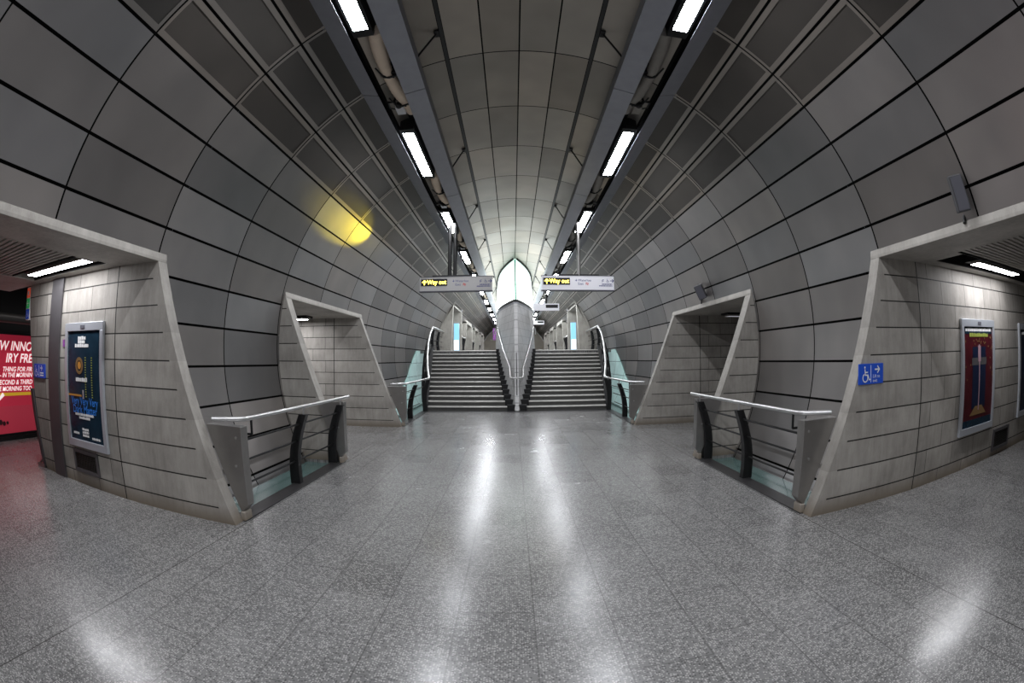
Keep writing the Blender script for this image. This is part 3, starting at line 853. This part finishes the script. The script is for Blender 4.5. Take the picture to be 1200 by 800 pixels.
# ------------------------------------------------------------------ stairs
G=.0821;Hs=.03586
def xo_(k): return .717+(.853-.717)*(k-1)/13
def xi_(k): return .072+(.196-.072)*((k-1)/13)**.75
for sg,sn in ((-1,'left'),(1,'right')):
    t=thing('staircase','%s flight of grey stone steps up beside the prow column'%sn,'stairs',(sg*.42,3.63,Z0))
    for k in range(1,15):
        y0=3.544+k*G; z1=Z0+k*Hs; z0=z1-Hs
        xa,xb=sg*xi_(k),sg*xo_(k)
        mb=MB()
        yb=y0+G+.012 if k<14 else y0+.03
        prof=[(y0+.012,z0-.004),(y0+.012,z1-.012),(y0+.004,z1-.010),(y0+.004,z1-.001),(yb,z1-.001),(yb,z0-.004)]
        mb.prism_x(prof,xa,xb); st=obj('step',mb,M['step'],t)
        mb=MB()
        arc=[(y0+.006-.0085*math.cos(R(a)),z1-.0065+.0072*math.sin(R(a))) for a in range(-70,91,20)]
        mb.prism_x(arc+[(y0+.026,z1+.0006),(y0+.026,z1-.004),(y0+.010,z1-.012)],xa,xb,0); obj('nosing',mb,M['nosing'],st)
    # black stringers
    mb=MB()
    for k in range(1,15):
        y0=3.544+k*G-.012; z1=Z0+k*Hs+.012
        y1=y0+G+.002
        wi=[max(.0,wk(yy-yf_(z1))-.004) for yy in (y0,y1)]
        xa=xi_(k)
        lo=Z0 if k<3 else z1-.09
        a=[(sg*wi[0],y0,lo),(sg*(xa+.006),y0,lo),(sg*(xa+.006),y0,z1),(sg*wi[0],y0,z1)]
        b=[(sg*wi[1],y1,lo),(sg*(xa+.006),y1,lo),(sg*(xa+.006),y1,z1),(sg*wi[1],y1,z1)]
        mb.hull2(a,b)
    obj('inner_stringer',mb,M['black'],t)
    mb=MB()
    for k in range(1,15):
        y0=3.544+k*G-.010; y1=y0+G+.001; z1=Z0+k*Hs+.016
        xa,xb=xo_(k)-.004,xo_(k)+.028
        xa2,xb2=xo_(k+1)-.004,xo_(k+1)+.028
        a=[(sg*xa,y0,z1-.14 if k>4 else Z0-.01),(sg*xb,y0,z1-.14 if k>4 else Z0-.01),(sg*xb,y0,z1),(sg*xa,y0,z1)]
        b=[(sg*xa2,y1,z1-.14 if k>4 else Z0-.01),(sg*xb2,y1,z1-.14 if k>4 else Z0-.01),(sg*xb2,y1,z1+Hs),(sg*xa2,y1,z1+Hs)]
        mb.hull2(a,b)
    obj('outer_stringer',mb,M['black'],t)
    # balustrade
    t=thing('stair_balustrade','steel and black balustrade curving up the outer side of the %s stairs'%sn,'balustrade',(sg*.75,3.5,Z0))
    pts=[(sg*.700,3.44,ZR),(sg*.682,3.52,-.204),(sg*.735,3.74,-.12),(sg*.775,3.95,-.028),(sg*.822,4.25,.10),(sg*.848,4.5,.205),(sg*.866,4.76,.284),(sg*.885,5.4,.286),(sg*.907,6.05,.286)]
    mb=MB(); mb.tube(smooth_path(pts,5),.0085,12); obj('handrail',mb,M['steel'],t)
    def railz(y):
        for a,b in zip(pts[:-1],pts[1:]):
            if a[1]<=y<=b[1]:
                u=(y-a[1])/(b[1]-a[1]); return abs(a[0]+(b[0]-a[0])*u),a[2]+(b[2]-a[2])*u
    for y in (3.55,3.72,3.90,4.08,4.26,4.44,4.62,4.85,5.3,5.8):
        xr,zr=railz(y)
        zb=max(Z0,min(ZU,Z0+(y-3.544)/G*Hs-.02))
        xb=min(xr+.03,.895) if y<4.7 else xr+.012
        f=fin(y,sg,zr-.022,zb,x_top=xr+.004,x_bot=xb,th=.009); p=obj('post',f,M['black'],t,bevel=.003)
        mb=MB(); mb.tube([(sg*xr,y,zr-.026),(sg*xr,y,zr-.004)],.0035,8); obj('bracket',mb,M['steel'],p)
    for dz in (-.065,-.125,-.185):
        P2=[]
        for y in (3.55,3.75,3.95,4.25,4.5,4.76,5.4,5.9):
            xr,zr=railz(y); P2.append((sg*(xr+.022),y,zr+dz))
        mb=MB(); mb.tube(P2,.003,8); obj('rod',mb,M['black'],t)
# plinth under the landing edge
mb=MB(); mb.box(-.86,-.21,4.73,4.76,Z0,ZU-.03); mb.box(.21,.86,4.73,4.76,Z0,ZU-.03)
obj('wall_under_landing',mb,M['dark'],kind='structure')

# ------------------------------------------------------------------ upper level portals
for sg,sn in ((-1,'left'),(1,'right')):
    for k in range(4):
        y0=5.72+1.72*k; y1=y0+1.0
        zt=.655 if k==0 else .56
        for (a,b_) in ((y0,y0+.06),(y1-.06,y1)):
            N=12; poly=[(sg*.805,ZU)]
            outer=[(sg*math.sqrt(1-(ZU+(zt-ZU)*i/N)**2)*1.0,ZU+(zt-ZU)*i/N) for i in range(N+1)]
            mb=MB(); mb.prism_y(poly+outer+[(sg*.775,zt-.005)],a,b_)
            if b_==y0+.06: obj('wall_upper_%s'%sn,mb,M['trim'],kind='structure')
            else:
                mb=MB(); mb.prism_y([(sg*.775,ZU),(sg*1.7,ZU),(sg*1.7,zt-.02),(sg*.775,zt-.02)],a,b_); obj('wall_upper_%s'%sn,mb,M['trim'],kind='structure')
        mb=MB(); mb.box(sg*.785,sg*1.7,y0,y1,zt-.025,zt+.03); mb.box(sg*1.0,sg*1.7,y0,y1,ZU-.03,ZU); mb.box(sg*1.7,sg*1.72,y0,y1,ZU,zt+.03)
        obj('wall_upper_%s'%sn,mb,M['conc'],kind='structure')
        if k>0:   # railing posts between portals
            t=thing('railing','distant black post railing on the upper level %s side, %s'%(sn,('','first beyond the blue lit panel','second beyond the blue lit panel','third beyond the blue lit panel')[k]),'railing',(sg*.8,y0-.4,ZU))
            mb=MB(); mb.tube([(sg*.80,y0-.70,ZU+.25),(sg*.80,y0-.02,ZU+.25)],.008,8); obj('handrail',mb,M['steel'],t)
            for yy in (y0-.62,y0-.42,y0-.22,y0-.04):
                f=fin(yy,sg,ZU+.235,ZU,x_top=.80,x_bot=.83,th=.010); obj('post',f,M['black'],t)
    mb=MB(); mb.box(sg*.735,sg*.80,5.98,6.02,ZU+.001,ZU+.38); p=tag(obj('lit_glass_panel',mb,M['bluelit']),'tall bright blue lit panel in the %s upper passage, past the stair top'%sn,'lit panel')
    mb=MB(); mb.box(sg*.737,sg*.80,5.972,5.98,ZU+.03,ZU+.16); obj('white_lower_part',mb,M['whitelit'],p)
# far end wall
mb=MB(); mb.add([(math.cos(R(a))*1.0,HEND,math.sin(R(a))*1.0) for a in range(-2,183,5)],[tuple(range(37))])
obj('wall_end_far',mb,M['crown'],kind='structure')
mb=MB(); mb.box(-.46,-.37,10.0,10.03,.36,.62)
tag(obj('wall_poster',mb,M['purple']),'purple poster glimpsed far off, left of the prow column','poster')

# ------------------------------------------------------------------ lighting troughs, lamps, services
for sg,sn in ((-1,'left'),(1,'right')):
    t=thing('lighting_trough','long grey %s ceiling trough that carries the row of fluorescent lamps'%sn,'ceiling trough',(sg*.43,3,.83))
    ysm=[1.304+1.066*i for i in range(-4,13)]
    for a,b_ in zip(ysm[:-1],ysm[1:]):
        b_-=.004
        mb=MB(); mb.prism_y([(sg*.318,.845),(sg*.386,.829),(sg*.386,.8255),(sg*.316,.8425),(sg*.316,.878),(sg*.319,.878)],a,b_)
        obj('inner_panel',mb,M['trough'],t)
        mb=MB(); mb.prism_y([(sg*.548,.848),(sg*.479,.8303),(sg*.479,.8295),(sg*.548,.8445)],a,b_)
        obj('outer_panel',mb,M['trough'],t)
    mb=MB(); mb.box(sg*.386,sg*.479,ysm[0],ysm[-1],.900,.906); mb.box(sg*.384,sg*.386,ysm[0],ysm[-1],.862,.902);mb.box(sg*.481,sg*.483,ysm[0],ysm[-1],.862,.902)
    obj('tray',mb,M['dark'],t)
    for y in (-1.50,-.62,.26,1.14,2.055,2.93,3.83,4.73,5.63,6.53):
        mb=MB(); mb.tube([(sg*.262,y,.962),(sg*.318,y+.012,.873)],.0036,8)
        p=obj('hanger_rod',mb,M['black'],t)
        mb=MB(); mb.box(sg*.254,sg*.270,y-.016,y+.016,.957,.966); obj('hanger_bracket',mb,M['black'],p)
    ords=('first','second','third','fourth','fifth','sixth','seventh','eighth','ninth','tenth','eleventh','twelfth')
    vi=0
    for i in range(-2,11):
        y0=.555+1.066*i-(.075 if i==0 else 0); y1=y0+.465
        if i<0: lab='fluorescent lamp of the %s trough above the camera, out of the photo'%sn
        else: lab='%s lamp from the viewer in the %s ceiling trough, white fluorescent'%(ords[i],sn)
        l=thing('trough_lamp',lab,'ceiling light',(sg*.441,(y0+y1)/2,.85),'fluorescent lamps in the ceiling troughs')
        mb=MB(); mb.box(sg*.412,sg*.470,y0-.03,y1+.03,.852,.895); mb.box(sg*.410,sg*.4165,y0-.03,y1+.03,.842,.856); mb.box(sg*.4655,sg*.472,y0-.03,y1+.03,.842,.856); mb.box(sg*.412,sg*.470,y0-.034,y0-.004,.840,.856); mb.box(sg*.412,sg*.470,y1+.004,y1+.034,.840,.856)
        obj('housing',mb,M['black'],l,bevel=.004)
        mb=lampbox(MB(),sg*.420,sg*.4635,y0,y1,.8405,.8525); obj('diffuser',mb,[M['greyduct'],M['lamp']],l)
        # services in the gap after this lamp
        if i>=-1 and i<6:
            g0=y1+.05; g1=y0+1.066-.04
            lab=['right above the viewer','between the first and second lamps','between the second and third lamps','between the third and fourth lamps','between the fourth and fifth lamps','between the fifth and sixth lamps','between the sixth and seventh lamps'][i+1]
            d=thing('flexible_duct','%s flexible duct in the %s trough %s'%('cream' if sg<0 else 'grey',sn,lab),'duct',(sg*.42,g0,.86))
            pts=[];rad=[];N=40
            for j in range(N+1):
                u=j/N; pts.append((sg*(.417+.012*math.sin(u*5)),g0+(g1-g0)*u,.868+.010*math.sin(u*7+1))); rad.append(.022+.0012*(j%2)+.003*math.sin(u*11))
            mb=MB(); mb.tube(pts,rad,12); obj('hose',mb,M['cream'] if sg<0 else M['greyduct'],d)
            for u in (.42,.80):
                yy=g0+(g1-g0)*u
                mb=MB(); mb.tube([(sg*(.420+.03*math.cos(R(a))),yy,.868+.028*math.sin(R(a))) for a in range(0,361,30)],.0045,6); mb.box(sg*.392,sg*.412,yy-.014,yy+.014,.850,.872); mb.tube([(sg*.455,yy-.05,.85),(sg*.44,yy-.01,.843),(sg*.405,yy+.01,.845)],.003,6)
                obj('clamp',mb,M['black'],d)
            e=thing('junction_box','%s junction box with cable in the %s trough %s'%('white' if sg<0 else 'grey',sn,lab),'junction box',(sg*.44,g1-.02,.85))
            mb=MB(); mb.box(sg*.418,sg*.450,g1-.085,g1-.030,.846,.872); obj('box',mb,M['white'] if sg<0 else M['greyduct'],e,bevel=.008)
            mb=MB(); mb.tube([(sg*.45,g1-.05,.86),(sg*.468,g1-.08,.85),(sg*.465,g1-.13,.846),(sg*.44,g1-.12,.85)],.003,6); obj('cable',mb,M['black'],e)
            mb=MB(); mb.tube([(sg*.434,g1-.10,.852),(sg*.434,g1-.085,.852)],.012,10); obj('gland',mb,M['black'],e)

# ------------------------------------------------------------------ hanging signs
def hang_sign(x0,x1,z0,z1,y,face,label,pole_x,lit):
    t=thing('hanging_sign',label,'sign',((x0+x1)/2,y,z0))
    mb=MB(); mb.box(x0,x1,y-.002,y+.03,z0,z1); f=obj('panel',mb,[face],t,bevel=.004)
    mb=MB(); mb.box(x0-.003,x1+.003,y-.004,y+.032,z0-.006,z0); mb.box(x0-.003,x1+.003,y-.004,y+.032,z1,z1+.003); obj('edge_trim',mb,M['grime'],t)
    mb=MB()
    for p in pole_x: mb.tube([(p,y+.014,z1+.003),(p,y+.014,.845)],.013,12)
    obj('pole',mb,M['channel'] if pole_x[0]<0 else M['plate'],t)
    mb=MB(); c=sum(pole_x)/len(pole_x); mb.box(c-.13,c+.13,y+.002,y+.026,z1+.003,z1+.012); obj('top_bracket',mb,M['channel'],t)
    yb=y-.002; W=x1-x0; H=z1-z0
    mb=MB(); mb.box(x0+.02*W,x0+.385*W,yb-.0015,yb,z0+H*.36,z0+H*.86); p=obj('way_out_panel',mb,M['black'],f)
    yy=yb-.0015
    arrow((x0+.035*W,yy,z0+H*.44),H*.34,90,X_,Z_,M['yellow'],p,.001)
    text_mesh('Way out',H*.44,(x0+.105*W,yy,z0+H*.485),X_,Z_,M['yellow'],p,bold=.0003,sx=.88)
    arrow((x0+.455*W,yb,z0+H*.62),H*.17,-90,X_,Z_,M['navy'],f,.001,'down_arrow')
    text_mesh('Waterloo',H*.24,(x0+.495*W,yb,z0+H*.61),X_,Z_,M['navy'],f)
    text_mesh('East',H*.24,(x0+.495*W,yb,z0+H*.36),X_,Z_,M['navy'],f)
    q=x0+.60*W; r_=z0+H*.37
    strokes([[(0,.0),(.020,.0)],[(0,.006),(.020,.006)],[(.004,.012),(.012,.006)],[(.008,.0),(.016,-.006)]],.0026,(q,yb,r_+.003),X_,Z_,M['redink'],f,'rail_symbol',.001)
    strokes([[(0,.0),(0,.012),(.004,.016),(.010,.016)],[(.002,.008),(.009,.008)]],.003,(x0+.835*W,yb,z0+H*.56),X_,Z_,M['navy'],f,'escalator_symbol',.001)
    wheelchair((x0+.885*W,yb,z0+H*.54),H*.26,X_,Z_,M['navy'],f,.001)
    arrow((x0+.945*W,yb,z0+H*.52),H*.28,0,X_,Z_,M['navy'],f,.001)
    mb=MB(); rr=random.Random(5)
    for v in (.38,.26):
        u=.79 if v<.3 else .83
        while u<.97:
            w=rr.uniform(.008,.02); mb.box(x0+u*W,x0+(u+w)*W,yb-.0008,yb,z0+H*v,z0+H*(v+.07)); u+=w+.005
    obj('small_print',mb,M['navy'],f)
hang_sign(-.630,-.158,.383,.474,2.9,M['signgrey'],'grey hanging sign reading Way out, left of the prow column',(-.435,-.40),0)
hang_sign(.158,.630,.383,.474,2.9,M['signlit'],'white hanging sign reading Way out, right of the prow column',(.402,),1)
def disp(x0,x1,z0,z1,y,label):
    t=thing('display_sign',label,'sign',((x0+x1)/2,y,z0))
    mb=MB(); mb.box(x0,x1,y,y+.04,z0,z1); f=obj('panel',mb,M['signlit'],t,bevel=.004)
    W=x1-x0;H=z1-z0
    mb=MB(); mb.box(x1-.52*W,x1-.05*W,y-.002,y,z0+.36*H,z1-.16*H); obj('dark_display',mb,M['black'],f)
    mb=MB(); mb.tube([((x0+x1)/2,y+.02,z1),((x0+x1)/2,y+.02,.845)],.012,10); obj('pole',mb,M['channel'],t)
disp(.19,.462,.452,.524,4.8,'white hanging sign with a dark display, smaller, seen just right of the prow column')
disp(.30,.52,.545,.61,8.0,'smallest far white sign with a dark display, right of the prow column')

# ------------------------------------------------------------------ loudspeakers on the right passage heads
def speaker(bot,top,side,w,dep,label,arm):
    """slim box from bot to top; side = direction of its width"""
    t=thing('wall_speaker',label,'speaker',bot)
    B,T_=Vector(bot),Vector(top); u=(T_-B).normalized(); sd=Vector(side); sd=(sd-u*sd.dot(u)).normalized(); n_=u.cross(sd)
    def bx(mb,a0,a1,c0,c1,e0,e1):
        L=(T_-B).length
        lo=[B+sd*a+n_*c+u*(e0) for a,c in ((a0,c0),(a1,c0),(a1,c1),(a0,c1))]
        hi=[B+sd*a+n_*c+u*(L-e1) for a,c in ((a0,c0),(a1,c0),(a1,c1),(a0,c1))]
        mb.hull2([tuple(q) for q in lo],[tuple(q) for q in hi])
    mb=MB(); bx(mb,-w/2,w/2,-dep/2,dep/2,0,0); b_=obj('cabinet',mb,M['sflank'],t,bevel=.012)
    sgn=-1 if n_.y>0 else 1
    mb=MB(); c=sorted((sgn*dep/2,sgn*(dep/2+.0015))); bx(mb,-w/2+.004,w/2-.004,c[0],c[1],.004,.004); obj('front_grille',mb,M['grime'],b_)
    mb=MB()
    for p,q in zip(arm[:-1],arm[1:]): mb.tube([p,q],.0050,8)
    obj('bracket',mb,M['black'],t)
speaker((.944,.540,.236),(.922,.535,.315),(.75,-.65,0),.040,.022,'slim grey loudspeaker leaning over the right near passage head',[(.968,.56,.218),(.980,.56,.25),(.955,.556,.290)])
speaker((.948,2.18,.240),(.912,2.17,.306),(.85,-.5,0),.044,.030,'small black tilted loudspeaker above the right far passage head',[(.965,2.25,.222),(.970,2.26,.27),(.955,2.25,.312),(.93,2.20,.312)])

# ------------------------------------------------------------------ light
w=bpy.data.worlds.new('world'); scn.world=w; w.use_nodes=True
w.node_tree.nodes['Background'].inputs[0].default_value=(.55,.57,.62,1)
w.node_tree.nodes['Background'].inputs[1].default_value=.9
def area(name,loc,size,sizey,power,col,direction):
    l=bpy.data.lights.new(name,'AREA'); l.shape='RECTANGLE'; l.size=size*S; l.size_y=sizey*S; l.energy=power; l.color=col
    o=bpy.data.objects.new(name,l); C.objects.link(o); o.location=V(loc)
    o.rotation_euler=Vector(direction).to_track_quat('-Z','Y').to_euler(); return o
area('platform_fill',(-2.08,1.1,.262),.10,1.6,35,(1,.95,.97),(0,0,-1))  # unseen fill light added to brighten the platform floor and red poster
# added spot for the Way out panel's yellow reflection on the left cladding
l=bpy.data.lights.new('yellow_reflection_spot','SPOT'); l.energy=60; l.color=(1,.78,.03); l.spot_size=R(17); l.spot_blend=.6; l.shadow_soft_size=.05
o=bpy.data.objects.new('yellow_reflection_spot',l); C.objects.link(o); o.location=V((-.535,2.885,.435))
o.rotation_euler=(V((-.803,2.045,.596))-V((-.535,2.885,.435))).to_track_quat('-Z','Y').to_euler()

# ------------------------------------------------------------------ camera (equisolid fisheye)
p_,yw_,rl_=-.03833,-.00167,-.00768
Rp=Matrix(((1,0,0),(0,math.cos(p_),-math.sin(p_)),(0,math.sin(p_),math.cos(p_))))
Ry=Matrix(((math.cos(yw_),-math.sin(yw_),0),(math.sin(yw_),math.cos(yw_),0),(0,0,1)))
Rr=Matrix(((math.cos(rl_),0,math.sin(rl_)),(0,1,0),(-math.sin(rl_),0,math.cos(rl_))))
Rm=Rr@Rp@Ry
rot=Matrix((Rm[0],Rm[2],-Rm[1])).transposed()
cd=bpy.data.cameras.new('camera'); cam=bpy.data.objects.new('camera',cd); C.objects.link(cam)
cam.matrix_world=Matrix.Translation(V((-.0302,0,-.05637)))@rot.to_4x4()
cd.type='PANO'; cd.sensor_width=36; cd.sensor_fit='HORIZONTAL'; cd.clip_start=.01; cd.clip_end=500
LENS=538.95/1200*36
for tgt in (cd,getattr(cd,'cycles',None)):
    try:
        tgt.panorama_type='FISHEYE_EQUISOLID'; tgt.fisheye_lens=LENS; tgt.fisheye_fov=R(220)
        print('pano set on',tgt)
    except Exception as ex: print('pano',ex)
scn.camera=cam
scn.view_settings.view_transform='Standard'
scn.view_settings.look='None'
scn.view_settings.exposure=0
scn.cycles.max_bounces=8
scn.cycles.sample_clamp_indirect=6
scn.cycles.use_denoising=True
scn.cycles.denoising_prefilter='ACCURATE'
